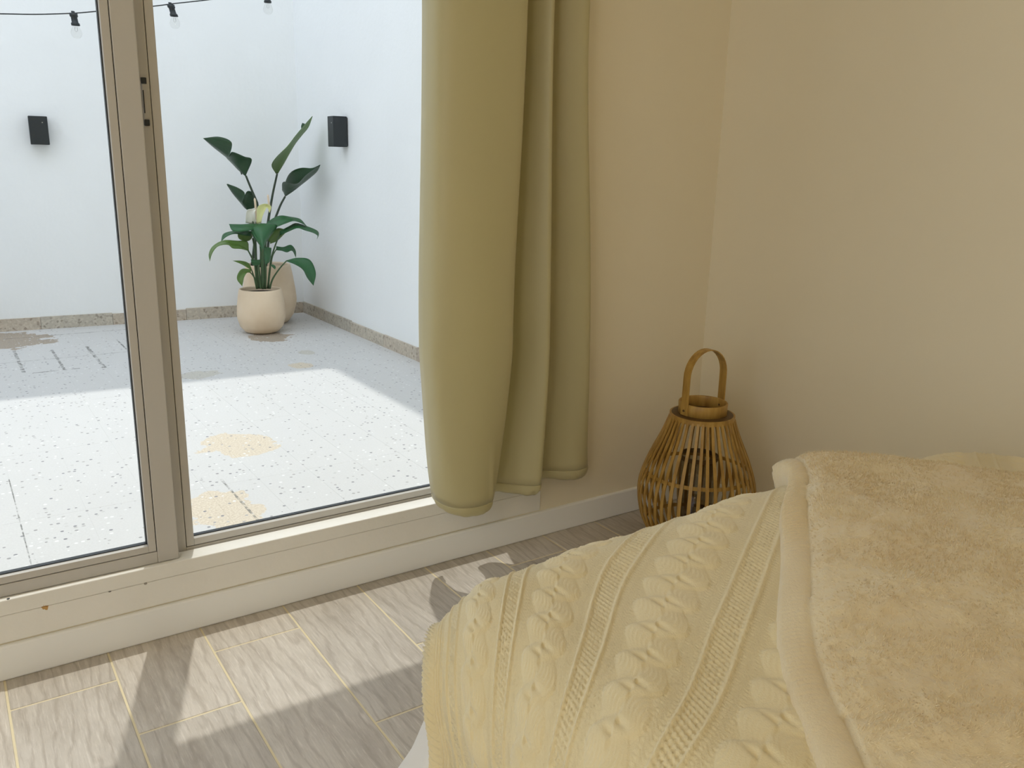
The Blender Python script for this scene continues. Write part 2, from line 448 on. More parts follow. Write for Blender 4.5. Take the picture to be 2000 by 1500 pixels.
def leaf_frame(x0, x1, z0, z1, yf, depth, sw, rw, bead, name_latch=None):
    """a sliding leaf: outer stiles and rails, a glazing bead set in behind a thin groove, gasket and pane"""
    leaf = empty('sliding_leaf', ((x0+x1)/2, yf+depth/2, z0), door)
    leaf.location = Vector(((x0+x1)/2, yf+depth/2, z0)) - world_loc(door)
    y1 = yf+depth
    for n, lo, hi in (('stile', (x0, yf, z0), (x0+sw, y1, z1)), ('stile', (x1-sw, yf, z0), (x1, y1, z1)),
                      ('rail', (x0+sw, yf+.0008, z0), (x1-sw, y1, z0+rw)), ('rail', (x0+sw, yf+.0008, z1-rw), (x1-sw, y1, z1))):
        obj(n, add_box(bmesh.new(), lo, hi, .0018), A, leaf)
    g = .0016
    bx0, bx1, bz0, bz1 = x0+sw+g, x1-sw-g, z0+rw+g, z1-rw-g
    ym = yf+.002
    bm = bmesh.new()
    add_box(bm, (bx0, ym, bz0), (bx0+bead, y1-.004, bz1), .0012); add_box(bm, (bx1-bead, ym, bz0), (bx1, y1-.004, bz1), .0012)
    add_box(bm, (bx0+bead, ym, bz0), (bx1-bead, y1-.004, bz0+bead), .0012); add_box(bm, (bx0+bead, ym, bz1-bead), (bx1-bead, y1-.004, bz1), .0012)
    obj('glazing_bead', bm, A, leaf)
    ix0, ix1, iz0, iz1 = bx0+bead, bx1-bead, bz0+bead, bz1-bead; yg = yf+depth*.55; q = .0022
    bm = bmesh.new()
    for lo, hi in (((ix0, iz0), (ix0+q, iz1)), ((ix1-q, iz0), (ix1, iz1)), ((ix0, iz0), (ix1, iz0+q)), ((ix0, iz1-q), (ix1, iz1))):
        add_box(bm, (lo[0], yg-.004, lo[1]), (hi[0], yg+.008, hi[1]))
    obj('gasket', bm, MAT['gasket'], leaf)
    box('glass_pane', (ix0, yg, iz0), (ix1, yg+.004, iz1), MAT['glass'], leaf)
    # dark backing in the groove between bead and frame
    bm = bmesh.new()
    for lo, hi in (((bx0-g, bz0), (bx0, bz1)), ((bx1, bz0), (bx1+g, bz1)), ((bx0, bz0-g), (bx1, bz0)), ((bx0, bz1), (bx1, bz1+g))):
        add_box(bm, (lo[0], yf+.006, lo[1]), (hi[0], y1-.006, hi[1]))
    obj('groove_backing', bm, MAT['gasket'], leaf)
    return leaf
leaf_in = leaf_frame(-.585, .3675, .1745, DZ1-.032, 1.852, .032, .044, .026, .0155)
leaf_out = leaf_frame(.357, DX1-.022, .1600, DZ1-.032, 1.893, .034, .036, .016, .017)
leaf_frame(DX0+.03, -.545, .1600, DZ1-.032, 1.893, .034, .036, .016, .017)  # unseen third leaf, added to fill the widened opening
# latch on the outer leaf's stile
lat = empty('latch', (.38, 1.89, 1.11), leaf_out); lat.location = Vector((.384, 1.8925, 1.155)) - world_loc(leaf_out)
zt, zb = 1.192, 1.112
box('latch_plate', (.3775, 1.8885, zb+.004), (.3885, 1.8935, zt-.004), MAT['alu'], leaf_out, .001)
for z in (zt, zb): box('latch_cap', (.3770, 1.8865, z-.006), (.3865, 1.8935, z+.006), MAT['gasket'], leaf_out, .001)
box('latch_slot', (.3778, 1.8875, zb+.018), (.3798, 1.8890, zt-.018), MAT['gasket'], leaf_out)
bpy.data.objects.remove(lat)

# wide unseen window, added on the left to brighten the room
win = empty('added_window_1', (XL-.05, -.5, RZ0)); tag(win, 'wide white framed window added in the left wall for daylight', 'window', kind='structure')
bm = bmesh.new(); ymid = (RY0+RY1)/2
for lo, hi in (((RY0, RZ0), (RY0+.05, RZ1)), ((RY1-.05, RZ0), (RY1, RZ1)), ((RY0+.05, RZ0), (RY1-.05, RZ0+.05)), ((RY0+.05, RZ1-.05), (RY1-.05, RZ1)), ((ymid-.025, RZ0+.05), (ymid+.025, RZ1-.05))):
    add_box(bm, (XL-.08, lo[0], lo[1]), (XL-.02, hi[0], hi[1]), .002)
obj('added_window_frame', bm, A, win)
for a, b in ((RY0+.05, ymid-.025), (ymid+.025, RY1-.05)): box('added_window_pane', (XL-.052, a, RZ0+.05), (XL-.048, b, RZ1-.05), MAT['glass'], win)
tag(box('ground_side', (-9, -7, -.3), (XL-.1, YO-.02, -.1), MAT['terrazzo_plain']), 'pale paved ground outside the added left window', 'ground', kind='structure')

# ------------------------------------------------------------------ patio
XP = 2.00; YPC = 5.44; TILT = .074; XPL = -2.6
def yback(x): return YPC+(XP-x)*TILT
pf = box('floor_patio', (XPL-.2, YO, -.1), (XP+.15, 6.1, ZP-.0004), MAT['terrazzo']); tag(pf, 'pale speckled terrazzo patio floor with worn tan patches', 'floor', kind='structure')
tp = .167; tl = .62; tmesh = {}
def tile_mesh(w, l):
    k = (round(w, 3), round(l, 3))
    if k not in tmesh:
        bm = add_box(bmesh.new(), (-w/2, -l/2, -.006), (w/2, l/2, 0))
        me = bpy.data.meshes.new('terrazzo_tile'); bm.to_mesh(me); bm.free(); me.materials.append(MAT['terrazzo']); tmesh[k] = me
    return tmesh[k]
xs = [.1+tp*k for k in range(-17, 13)]
xs = [x for x in xs if XPL < x < XP-.02] + [XP]
for x0, x1 in zip(xs[:-1], xs[1:]):
    y = YO; end = 5.70
    while y < end-.01:
        y1 = min(y+tl, end)
        o = bpy.data.objects.new('terrazzo_tile', tile_mesh(x1-x0-.0005, y1-y-.0005)); C.objects.link(o)
        o.parent = pf; o.location = ((x0+x1)/2, (y+y1)/2, ZP); y = y1
def slab(name, pts, z0, z1, mat, parent=None):
    n = len(pts); v = [(x, y, z0) for x, y in pts]+[(x, y, z1) for x, y in pts]
    f = [tuple(range(n-1, -1, -1)), tuple(range(n, 2*n))]+[(i, (i+1) % n, n+(i+1) % n, n+i) for i in range(n)]
    return pyobj(name, v, f, mat, parent, False)
wb = slab('wall_patio_back', [(XP+.2, yback(XP+.2)), (XP+.2, yback(XP)+.5), (XPL-.2, yback(XPL)+.4), (XPL-.2, yback(XPL-.2))], -.1, 6.6, MAT['patio_wall'])
tag(wb, 'white plastered wall at the far end of the patio', 'wall', kind='structure')
wr = slab('wall_patio_right', [(XP, YO), (XP+.2, YO), (XP+.2, yback(XP)), (XP, yback(XP))], -.1, 5.4, MAT['patio_wall'])
tag(wr, 'white plastered wall along the right of the patio', 'wall', kind='structure')
wl = slab('wall_patio_left', [(XPL-.2, YO), (XPL, YO), (XPL, yback(XPL)), (XPL-.2, yback(XPL))], -.1, 3.2, MAT['patio_wall'])
tag(wl, 'white patio wall on the left outside the picture', 'wall', kind='structure')
# skirting, tile by tile
skb = empty('baseboard_patio_back', (0, yback(0), ZP)); tag(skb, 'speckled stone skirting at the foot of the far patio wall', 'skirting', kind='structure')
skr = empty('baseboard_patio_right', (XP, 4, ZP)); tag(skr, 'speckled stone skirting at the foot of the right patio wall', 'skirting', kind='structure')
x = XP-.012; i = 0
while x > XPL:
    l = (.34, .40, .42, .38)[i % 4]; x2 = x-l+.002; d = .012; hh = .070+.004*math.sin(i*2.3)
    o = slab('skirting_tile', [(x2, yback(x2)-d), (x, yback(x)-d), (x, yback(x)+.005), (x2, yback(x2)+.005)], ZP, ZP+hh, MAT['skirting'], skb); x -= l; i += 1
y = yback(XP)-.012; i = 0
while y > YO:
    l = (.36, .42, .45, .40)[i % 4]; y2 = max(y-l+.003, YO)
    o = slab('skirting_tile', [(XP-.012, y2), (XP+.005, y2), (XP+.005, y), (XP-.012, y)], ZP, ZP+.070+.004*math.sin(i*1.7+1), MAT['skirting'], skr); y -= l; i += 1

# patio wall lamps
def wall_lamp(base, nrm, w, d, hgt, label):
    t = empty('wall_lamp', base); tag(t, label, 'lamp', 'box lamps on the patio walls')
    n = Vector(nrm).normalized(); s = Vector((-n.y, n.x, 0))
    def obb(name, c, hx, hd, hz, mat, bev=.003):
        bm = add_box(bmesh.new(), (-hx, -hd, -hz), (hx, hd, hz), bev)
        bm.transform(Matrix.Translation(c) @ Matrix((s, n, Vector((0, 0, 1)))).transposed().to_4x4())
        return obj(name, bm, mat, t)
    b = Vector(base)
    obb('body', b+n*(d/2+.006), w/2, d/2, hgt/2, MAT['black'])
    obb('back_plate', b+n*.004, w/2-.006, .004, hgt/2-.006, MAT['black'], .001)
    for k in (-1, 1): obb('lens', b+n*(d/2+.006)+Vector((0, 0, k*(hgt/2-.001))), w/2-.018, d/2-.018, .002, MAT['lens'], 0)
    obb('screw', b+n*(d+.0062)+s*(w*.22)+Vector((0, 0, hgt*.28)), .0025, .001, .0025, MAT['steel'], 0)
p = at(77, 255, yback(.55)-.045); wall_lamp((p.x, yback(p.x), p.z), (-TILT, -1, 0), .092, .085, .150, 'black box wall lamp on the far patio wall, left of the door stile')
wall_lamp((XP, 4.68, 1.200), (-1, 0, 0), .083, .083, .165, 'black box wall lamp on the right patio wall beside the curtain')

# string of lights
YS = 4.6; K = 1.3
sl = empty('string_lights', at(337, 10, YS)); tag(sl, 'black cable of clear festoon bulbs hung across the patio', 'string lights')
cab = [at(x, y, YS) for x, y in ((-700, -40), (-400, 10), (-150, 25), (0, 27), (70, 28), (140, 26), (190, 22), (300, 12), (340, 7), (420, -2), (520, -16), (700, -48), (900, -95))]
cab = [q for q in cab if XPL+.3 < q.x < XP-.1]
cab = [Vector((XPL-.01, YS, cab[0].z+.12))]+cab+[Vector((XP+.01, YS, cab[-1].z+.06))]
cp = catmull(cab, 90); v, f = tube(cp, .0028, 6); pyobj('cable', v, f, MAT['black'], sl)
for px, py, lean in ((-235, 17, -2), (-45, 27, 0), (143, 26, 2), (333, 9, 5), (522, -16, 0)):
    p = at(px, py, YS); lx = lean*.0022
    v2, f2 = lathe([(0, .008), (.006, .007), (.006, .001), (.0135, 0), (.0135, -.010), (.0105, -.013), (.0110, -.030), (.0142, -.033), (.0142, -.040), (0, -.0405)], 16)
    v2 = [Vector((K*(q[0]+lx*(-q[2]/.042))+p.x, K*q[1]+p.y, K*q[2]+p.z)) for q in v2]
    so_ = pyobj('socket', v2, f2, MAT['black'], sl)
    c = p+K*Vector((lx, 0, -.0405))
    bv, bf = lathe([(K*a, K*b) for a, b in ((.0105, 0), (.0115, -.006), (.016, -.014), (.0185, -.024), (.016, -.034), (.010, -.040), (0, -.0425))], 16, c)
    pyobj('bulb', bv, bf, MAT['bulbglass'], so_)
    fv, ff = tube([c+Vector((-.004, 0, -.006)), c+Vector((-.006, 0, -.02)), c+Vector((0, 0, -.026)), c+Vector((.006, 0, -.02)), c+Vector((.004, 0, -.006))], .0009, 5)
    pyobj('filament', fv, ff, MAT['steel'], so_)

# ------------------------------------------------------------------ plants
def leaf(name, parent, mat, P, mid, ea, eb, Y, dm=(0, 0), da=0., db=0., n=22, k=5, bulge=.08):
    """leaf blade between a midrib and two margins; P maps outline marks to picture marks, Y is its distance,
    dm the distance shift of the midrib from base to tip, da/db how far the two halves fold forward or back"""
    cnt = n
    def line(pts, off):
        m = len(pts); out = []
        for i, q in enumerate(pts):
            t = i/(m-1); px, py = P(q)
            sh = dm[0]+(dm[1]-dm[0])*t + off*math.sin(PI*min(max(t, .0), 1.))**.7
            out.append(at(px, py, Y+sh))
        return catmull(out, cnt)
    m_, a_, b_ = line(mid, 0), line(ea, da), line(eb, db)
    v = []; f = []; uv = []
    row = 2*k+1
    for i in range(cnt):
        nrm = (a_[i]-b_[i]).cross(m_[min(i+1, cnt-1)]-m_[max(i-1, 0)])
        nrm = nrm.normalized() if nrm.length > 1e-9 else Vector((0, -1, 0))
        for j in range(row):
            t = (j-k)/k
            e = a_[i] if t < 0 else b_[i]
            w = (e-m_[i]).length
            q = m_[i].lerp(e, abs(t)) + nrm*(bulge*w*math.sin(PI*abs(t)))
            v.append(q); uv.append((i/(cnt-1)*2 + abs(t)*.6, t))
    for i in range(cnt-1):
        for j in range(row-1):
            f.append((i*row+j, i*row+j+1, (i+1)*row+j+1, (i+1)*row+j))
    me = bpy.data.meshes.new(name); me.from_pydata([tuple(q) for q in v], [], f); me.update()
    ul = me.uv_layers.new(name='UVMap')
    for lp in me.loops: ul.data[lp.index].uv = uv[lp.vertex_index]
    o = link(name, me, mat, parent, True)
    sm = o.modifiers.new('thickness', 'SOLIDIFY'); sm.thickness = .0012; sm.offset = 0
    return o
def stalk(name, parent, mat, P, pts, Y, rad=(.006, .004), dy=(0, 0)):
    m = len(pts); c = catmull([at(*P(q), Y+dy[0]+(dy[1]-dy[0])*i/(m-1)) for i, q in enumerate(pts)], 14)
    v, f = tube(c, [rad[0]+(rad[1]-rad[0])*i/13 for i in range(14)], 7)
    return pyobj(name, v, f, mat, parent)
P3 = lambda q: (380+q[0]*260/1500, 210+q[1]*260/1500)
P4 = lambda q: (380+q[0]*280/1615, 420+q[1]*280/1615)

def pot(parent, c, prof, soil_r, soil_z):
    v, f = lathe(prof, 40, c); pyobj('pot', v, f, MAT['pot'], parent)
    v, f = lathe([(0, soil_z+.006), (soil_r*.5, soil_z+.004), (soil_r, soil_z)], 28, c); pyobj('soil', v, f, MAT['soil'], parent)

# rear pot with the bird-of-paradise plant
cR = floor_pt(521, 627, ZP); cR = Vector((1.685, 5.185, ZP))
bird = empty('potted_bird_of_paradise', cR)
tag(bird, 'tall bird-of-paradise plant with large paddle leaves in the rear sand-coloured pot', 'potted plant', 'potted plants in the patio corner')
pot(bird, cR, [(0, 0), (.085, 0), (.112, .012), (.142, .055), (.160, .115), (.163, .150), (.158, .205), (.146, .290), (.134, .355), (.131, .364), (.125, .364), (.123, .355), (.125, .31), (0, .30)], .124, .325)
YBd = cR.y
L, LL = MAT['leaf_bird'], MAT['leaf_bird_light']
leaf('leaf', bird, L, P3, [(580, 768), (500, 680), (440, 612), (398, 568), (388, 557), (365, 535), (240, 440), (95, 345)],
     [(580, 760), (645, 590), (560, 552), (425, 500), (392, 548), (418, 395), (280, 330), (95, 345)],
     [(570, 772), (488, 702), (424, 632), (380, 585), (370, 575), (345, 552), (215, 452), (95, 345)], YBd, (-.02, -.05), -.06, .10, 64)
leaf('leaf', bird, LL, P3, [(935, 745), (1000, 630), (1060, 520), (1130, 400), (1200, 305), (1270, 215), (1330, 98)],
     [(915, 745), (868, 650), (930, 550), (1040, 450), (1130, 330), (1235, 200), (1325, 98)],
     [(938, 748), (1008, 632), (1070, 522), (1142, 402), (1216, 308), (1284, 222), (1330, 98)], YBd, (0, -.20), -.10, .04, 30)
leaf('leaf_curl', bird, L, P3, [(1215, 265), (1225, 225), (1232, 180)], [(1212, 262), (1200, 215), (1215, 172)], [(1225, 260), (1245, 220), (1240, 178)], YBd+.01, (0, 0), 0, 0, 8, 3)
leaf('leaf', bird, L, P3, [(1020, 1005), (1110, 945), (1200, 875), (1300, 795), (1380, 722), (1418, 648)],
     [(985, 930), (1000, 838), (1150, 858), (1250, 762), (1340, 695), (1412, 645)],
     [(1010, 960), (1030, 820), (1090, 725), (1200, 680), (1320, 682), (1412, 645)], YBd, (.02, -.36), -.08, .06, 28)
leaf('leaf', bird, L, P3, [(600, 1150), (565, 1115), (548, 1092), (535, 1070), (520, 1055), (440, 962), (365, 862)],
     [(690, 1125), (665, 975), (592, 945), (538, 1060), (565, 965), (490, 905), (375, 860)],
     [(585, 1150), (550, 1118), (532, 1094), (520, 1075), (505, 1060), (425, 965), (362, 868)], YBd, (.06, .02), -.05, .06, 56)
D = MAT['stem_d']
stalk('stem', bird, D, P3, [(640, 1830), (690, 1400), (715, 1130), (660, 970), (610, 850), (578, 768)], YBd, (.008, .006))
stalk('stem', bird, D, P3, [(760, 1830), (820, 1350), (850, 1150), (885, 950), (930, 748)], YBd, (.009, .006))
stalk('stem', bird, D, P3, [(800, 1830), (850, 1400), (920, 1220), (970, 1095), (1020, 1003)], YBd, (.008, .006))
stalk('stem', bird, D, P3, [(690, 1830), (670, 1450), (640, 1250), (600, 1148)], YBd, (.007, .005), (.03, .06))
stalk('stem', bird, D, P3, [(520, 722), (532, 755)], YBd-.02, (.003, .004))

# front pot with the peace lily
cF = Vector((1.540, 4.905, ZP)); YLy = cF.y
lily = empty('potted_peace_lily', cF)
tag(lily, 'peace lily with drooping leaves and pale flowers in the front sand-coloured pot', 'potted plant', 'potted plants in the patio corner')
pot(lily, cF, [(0, 0), (.070, 0), (.098, .010), (.124, .040), (.137, .085), (.1385, .115), (.134, .170), (.126, .225), (.121, .252), (.119, .257), (.112, .257), (.110, .25), (.112, .215), (0, .21)], .110, .232)
G, GY = MAT['leaf_lily'], MAT['leaf_lily_y']
def lf(mid, a, b, dm=(0, 0), da=0, db=0, mat=G, dY=0, bulge=.10): leaf('leaf', lily, mat, P4, mid, a, b, YLy+dY, dm, da, db, 20, 5, bulge)
lf([(768, 95), (762, 150), (758, 220), (760, 290), (768, 385)], [(740, 95), (640, 150), (660, 240), (710, 310), (768, 385)], [(790, 95), (930, 115), (885, 200), (822, 290), (768, 385)], (-.02, -.16), .05, .05)
lf([(725, 120), (620, 128), (520, 128), (440, 122), (388, 102)], [(725, 100), (640, 96), (540, 106), (450, 103), (388, 102)], [(700, 160), (640, 172), (550, 182), (430, 178), (388, 102)], (0, -.04), .05, -.05)
lf([(640, 200), (540, 192), (440, 196), (350, 222), (297, 302)], [(640, 182), (540, 173), (440, 180), (325, 212), (297, 302)], [(640, 240), (560, 230), (450, 212), (360, 245), (297, 302)], (.02, .02), .04, -.04)
lf([(640, 180), (600, 230), (570, 270), (560, 300)], [(620, 180), (500, 200), (495, 260), (560, 300)], [(650, 180), (655, 240), (620, 285), (560, 300)], (.03, .03), 0, .02, GY)
lf([(610, 402), (520, 345), (420, 318), (320, 308), (230, 358), (180, 430), (172, 522)], [(610, 395), (595, 298), (480, 290), (330, 284), (205, 350), (160, 440), (172, 522)], [(608, 405), (520, 382), (430, 376), (375, 335), (265, 352), (200, 430), (172, 522)], (-.02, -.12), .04, -.05, GY)
lf([(800, 112), (900, 72), (1000, 50), (1100, 42), (1190, 65), (1262, 124)], [(800, 100), (880, 38), (970, 6), (1080, 20), (1190, 45), (1262, 124)], [(830, 155), (930, 132), (1020, 98), (1110, 68), (1180, 82), (1262, 124)], (.02, .0), .05, -.05)
lf([(960, 205), (1060, 160), (1150, 116), (1250, 150), (1350, 182), (1395, 215), (1380, 272)], [(960, 180), (1060, 128), (1145, 90), (1260, 124), (1370, 168), (1402, 210), (1380, 272)], [(960, 230), (1060, 186), (1160, 147), (1240, 172), (1330, 198), (1385, 232), (1380, 272)], (0, -.06), .04, -.04)
lf([(1050, 170), (960, 212), (900, 255), (850, 305)], [(1040, 168), (940, 148), (875, 200), (828, 292)], [(1050, 172), (1000, 225), (930, 292), (852, 325)], (.03, .03), 0, 0, GY)
lf([(920, 375), (990, 384), (1060, 380), (1112, 400), (1142, 480)], [(920, 350), (1000, 360), (1085, 336), (1138, 400), (1142, 480)], [(920, 396), (980, 402), (1040, 420), (1100, 402), (1142, 480)], (0, -.02), .03, -.03)
lf([(1035, 515), (1130, 528), (1215, 585), (1290, 680), (1340, 796)], [(1035, 510), (1160, 482), (1300, 505), (1366, 650), (1340, 796)], [(1035, 520), (1130, 556), (1220, 615), (1268, 705), (1340, 796)], (-.05, -.15), .03, -.04)
lf([(640, 608), (580, 560), (520, 532), (430, 514)], [(640, 596), (605, 540), (530, 515), (430, 514)], [(640, 622), (560, 572), (510, 546), (430, 514)], (-.08, -.12), .0, -.02, GY)
lf([(635, 632), (560, 640), (510, 685), (500, 740), (536, 802)], [(635, 612), (540, 605), (488, 660), (480, 730), (536, 802)], [(630, 650), (590, 652), (560, 700), (548, 750), (536, 802)], (-.09, -.14), .0, -.02, GY)
lf([(640, 522), (680, 532), (720, 530), (752, 500)], [(632, 500), (680, 508), (720, 503), (752, 498)], [(650, 560), (690, 572), (730, 562), (752, 505)], (-.05, -.05))
lf([(792, 360), (802, 430), (812, 500), (800, 562)], [(730, 360), (762, 430), (782, 500), (800, 562)], [(866, 370), (862, 440), (850, 520), (800, 562)], (-.06, -.09), .02, .02)
lf([(870, 560), (885, 575), (900, 590), (906, 612)], [(860, 560), (870, 580), (890, 600), (906, 612)], [(880, 555), (905, 570), (915, 590), (906, 612)], (-.05, -.06))
def st(pts, r=(.006, .004), dy=(0, 0), mat='stem'): stalk('stem', lily, MAT[mat], P4, pts, YLy, r, dy)
st([(725, 830), (705, 650), (690, 450), (655, 260)], (.007, .005), (-.03, .03))
st([(770, 830), (768, 600), (766, 370)], (.008, .006), (-.06, -.14))
st([(795, 830), (800, 700), (802, 540)], (.008, .005), (-.05, -.08))
st([(745, 830), (735, 700), (720, 560)], (.007, .005), (-.06, -.05))
st([(825, 830), (850, 600), (880, 430), (960, 205)], (.007, .004), (-.02, .0))
st([(845, 830), (880, 720), (960, 600), (1037, 514)], (.006, .0035), (-.04, -.05))
st([(705, 830), (680, 560), (640, 470), (602, 398)], (.007, .004), (-.02, -.02))
st([(710, 830), (690, 740), (650, 670), (615, 638)], (.005, .003), (-.05, -.09))
st([(860, 560), (880, 460), (922, 384)], (.004, .003), (-.02, 0))
st([(700, 830), (670, 700), (640, 610)], (.005, .003), (-.05, -.08))
st([(760, 800), (750, 500), (720, 115)], (.006, .004), (-.02, 0))
st([(780, 800), (800, 400), (800, 108)], (.006, .004), (0, .02))
def flower(mat, mid, a, b, sp, dY, stem):
    fl = empty('flower', (0, 0, 0), lily); p = at(*P3(mid[0]), YLy+dY); fl.location = p - world_loc(lily)
    leaf('spathe', fl, mat, P3, mid, a, b, YLy+dY, (0, -.03), -.02, -.02, 18, 4, .15)
    c = catmull([at(*P3(q), YLy+dY-.015) for q in sp], 10); v, f = tube(c, [.003]+[.0062]*8+[.003], 8); pyobj('spadix', v, f, MAT['spadix'], fl)
    stalk('flower_stalk', fl, MAT['stem'], P3, stem, YLy+dY, (.004, .003))
flower(MAT['spathe'], [(630, 1310), (625, 1240), (625, 1190), (645, 1158), (692, 1150)], [(575, 1300), (578, 1220), (590, 1160), (630, 1144), (692, 1148)], [(690, 1310), (682, 1240), (676, 1195), (684, 1165), (692, 1152)], [(702, 1300), (692, 1180), (684, 1080), (676, 1020)], .03, [(700, 1800), (690, 1500), (660, 1300), (648, 1240)])
flower(MAT['spathe_y'], [(722, 1310), (735, 1230), (762, 1150), (805, 1098), (848, 1130), (842, 1182)], [(698, 1310), (702, 1220), (712, 1118), (792, 1084), (862, 1112), (846, 1185)], [(752, 1300), (765, 1230), (795, 1160), (815, 1128), (832, 1150), (840, 1180)], [(848, 1150), (838, 1080), (830, 1020), (826, 980)], .0, [(740, 1800), (745, 1500), (745, 1310)])

# ------------------------------------------------------------------ curtain
HEM = [(1.00, 1.812), (.985, 1.757), (1.00, 1.70), (1.04, 1.675), (1.085, 1.683), (1.116, 1.732), (1.126, 1.790), (1.160, 1.797), (1.192, 1.768), (1.226, 1.726), (1.262, 1.712), (1.288, 1.745), (1.300, 1.796), (1.340, 1.804), (1.405, 1.754), (1.447, 1.748), (1.482, 1.772), (1.497, 1.812)]
TOP = [(.966, 1.814), (.953, 1.762), (.962, 1.712), (1.02, 1.684), (1.10, 1.677), (1.166, 1.690), (1.122, 1.775), (1.150, 1.812), (1.190, 1.795), (1.220, 1.755), (1.250, 1.711), (1.260, 1.730), (1.222, 1.790), (1.250, 1.818), (1.298, 1.800), (1.345, 1.758), (1.386, 1.742), (1.402, 1.806)]
MIDC = [(.954, 1.814), (.941, 1.760), (.950, 1.706), (1.01, 1.676), (1.08, 1.671), (1.146, 1.690), (1.108, 1.775), (1.140, 1.810), (1.185, 1.795), (1.225, 1.755), (1.266, 1.708), (1.279, 1.730), (1.246, 1.790), (1.278, 1.816), (1.330, 1.800), (1.388, 1.758), (1.436, 1.745), (1.452, 1.808)]
ZH, NS = .190, 150
def plan(pts): return catmull([(x, y, 0) for x, y in pts], NS)
cH, cM, cT = plan(HEM), plan(MIDC), plan(TOP)
def curtain_pt(i, z):
    if z < .6:
        w = (z-ZH)/(.6-ZH); w = max(0, w)**.55; p = cH[i].lerp(cM[i], w)
    elif z < 1.4:
        w = (z-.6)/.8; w = w*w*(3-2*w); p = cM[i].lerp(cT[i], w)
    else: p = cT[i].copy()
    s = i/(NS-1)
    # soft sag creases
    d = .0035*math.sin(z*9+s*20)*math.exp(-((z-.45)/.35)**2)
    d += -.006*math.exp(-((s-.245)/.008)**2)*max(0, min(1, (.42-z)/.15))
    return Vector((p.x, p.y+d, z))
zs = [ZH+.026+(2.416-ZH-.026)*(k/90) for k in range(91)]
cur = empty('curtain', (1.2, 1.75, ZH)); tag(cur, 'sage green satin curtain hanging in three folds beside the sliding door', 'curtain')
def sheet_mesh(name, rows, mat, parent, thick):
    n = len(rows[0]); v = [p for r in rows for p in r]
    f = [(i*n+j, i*n+j+1, (i+1)*n+j+1, (i+1)*n+j) for i in range(len(rows)-1) for j in range(n-1)]
    o = pyobj(name, v, f, mat, parent)
    if thick:
        m = o.modifiers.new('thickness', 'SOLIDIFY'); m.thickness = thick; m.offset = 0
    return o
sheet_mesh('panel', [[curtain_pt(i, z) for i in range(NS)] for z in zs], MAT['curtain'], cur, .0014)
rows = []
for k in range(9):
    t = k/8; z = ZH+.028-.030*t; r = []
    for i in range(NS):
        p = curtain_pt(i, max(z, ZH)); q = curtain_pt(min(i+1, NS-1), max(z, ZH))-curtain_pt(max(i-1, 0), max(z, ZH))
        nn = Vector((q.y, -q.x, 0)).normalized()
        puck = .0022*noise.noise(Vector((i*.35, t*1.5, 3)))+.0012*math.sin(i*.9+2*math.sin(i*.13))*t
        zz = z+.003*noise.noise(Vector((i*.22, 9, 1)))*t
        r.append(Vector((p.x, p.y, zz)) + nn*(-.013*t**3+puck*min(t*2.5, 1)))
    rows.append(r)
sheet_mesh('hem', rows, MAT['curtain'], cur, .0016)
rod = empty('curtain_rod', (.4, 1.755, 2.45)); tag(rod, 'steel curtain rod above the sliding door', 'curtain rod')
v, f = tube([(-.8, 1.755, 2.43), (.4, 1.755, 2.43), (1.6, 1.755, 2.43)], .012, 14); pyobj('pole', v, f, MAT['steel'], rod)
for x in (-.75, 1.55):
    v, f = tube([(x, 1.755, 2.43), (x, 1.80, 2.43), (x, YW, 2.43)], .006, 10); pyobj('bracket', v, f, MAT['steel'], rod)
    sx = -1 if x < 0 else 1
    v, f = lathe([(0, .018), (.012, .014), (.018, 0), (.012, -.014), (0, -.018)], 16, (x+sx*.06, 1.755, 2.43)); pyobj('finial', v, f, MAT['steel'], rod)

# ------------------------------------------------------------------ bamboo lantern
LC = Vector((1.71, 1.57, 0.0))
lan = empty('bamboo_lantern', LC); tag(lan, 'honey bamboo slatted lantern with a hooped handle standing in the corner', 'lantern')
prof = catmull([(.088, 0, .384), (.108, 0, .33), (.137, 0, .265), (.158, 0, .205), (.1635, 0, .155), (.154, 0, .095), (.132, 0, .045), (.108, 0, .012)], 26)
def lring(r, z, a): return Vector((LC.x+r*math.cos(a), LC.y+r*math.sin(a), z))
NR = 42
def slat_mesh():
    hw, th = .0041, .0017; v = []; f = []
    for i, p in enumerate(prof):
        t = (prof[min(i+1, 25)]-prof[max(i-1, 0)]).normalized(); n = Vector((-t.z, 0, t.x))
        if n.x < 0: n = -n
        w = hw*(.85+.3*(p.x-.088)/.075)
        for sy, sn in ((-1, 1), (1, 1), (1, -1), (-1, -1)):
            v.append((p.x+n.x*sn*th, sy*w, p.z+n.z*sn*th))
    for i in range(25):
        for k in range(4):
            l = (k+1) % 4; f.append((i*4+k, (i+1)*4+k, (i+1)*4+l, i*4+l))
    f.append((0, 1, 2, 3)); f.append((103, 102, 101, 100))
    me = bpy.data.meshes.new('slat'); me.from_pydata(v, [], f); me.update(); me.materials.append(MAT['bamboo']); return me
sm = slat_mesh()
for k in range(NR):
    o = bpy.data.objects.new('slat', sm); C.objects.link(o); o.parent = lan
    o.rotation_euler = (0, 0, 2*PI*(k+.3)/NR+.012*math.sin(k*5.1)); o.location = (0, 0, 0)
def hoop(name, r, z, rr, zz, mat):
    v, f = lathe([(r-rr, z-zz), (r+rr, z-zz), (r+rr, z+zz), (r-rr, z+zz)], 56, LC, True); return pyobj(name, v, f, mat, lan, False)
hoop('top_ring', .0865, .385, .0030, .0065, MAT['bamboo'])
hoop('hoop', .1475, .222, .0016, .005, MAT['bamboo'])
hoop('hoop', .1365, .062, .0016, .005, MAT['bamboo'])
hoop('bottom_ring', .104, .010, .006, .010, MAT['bamboo'])
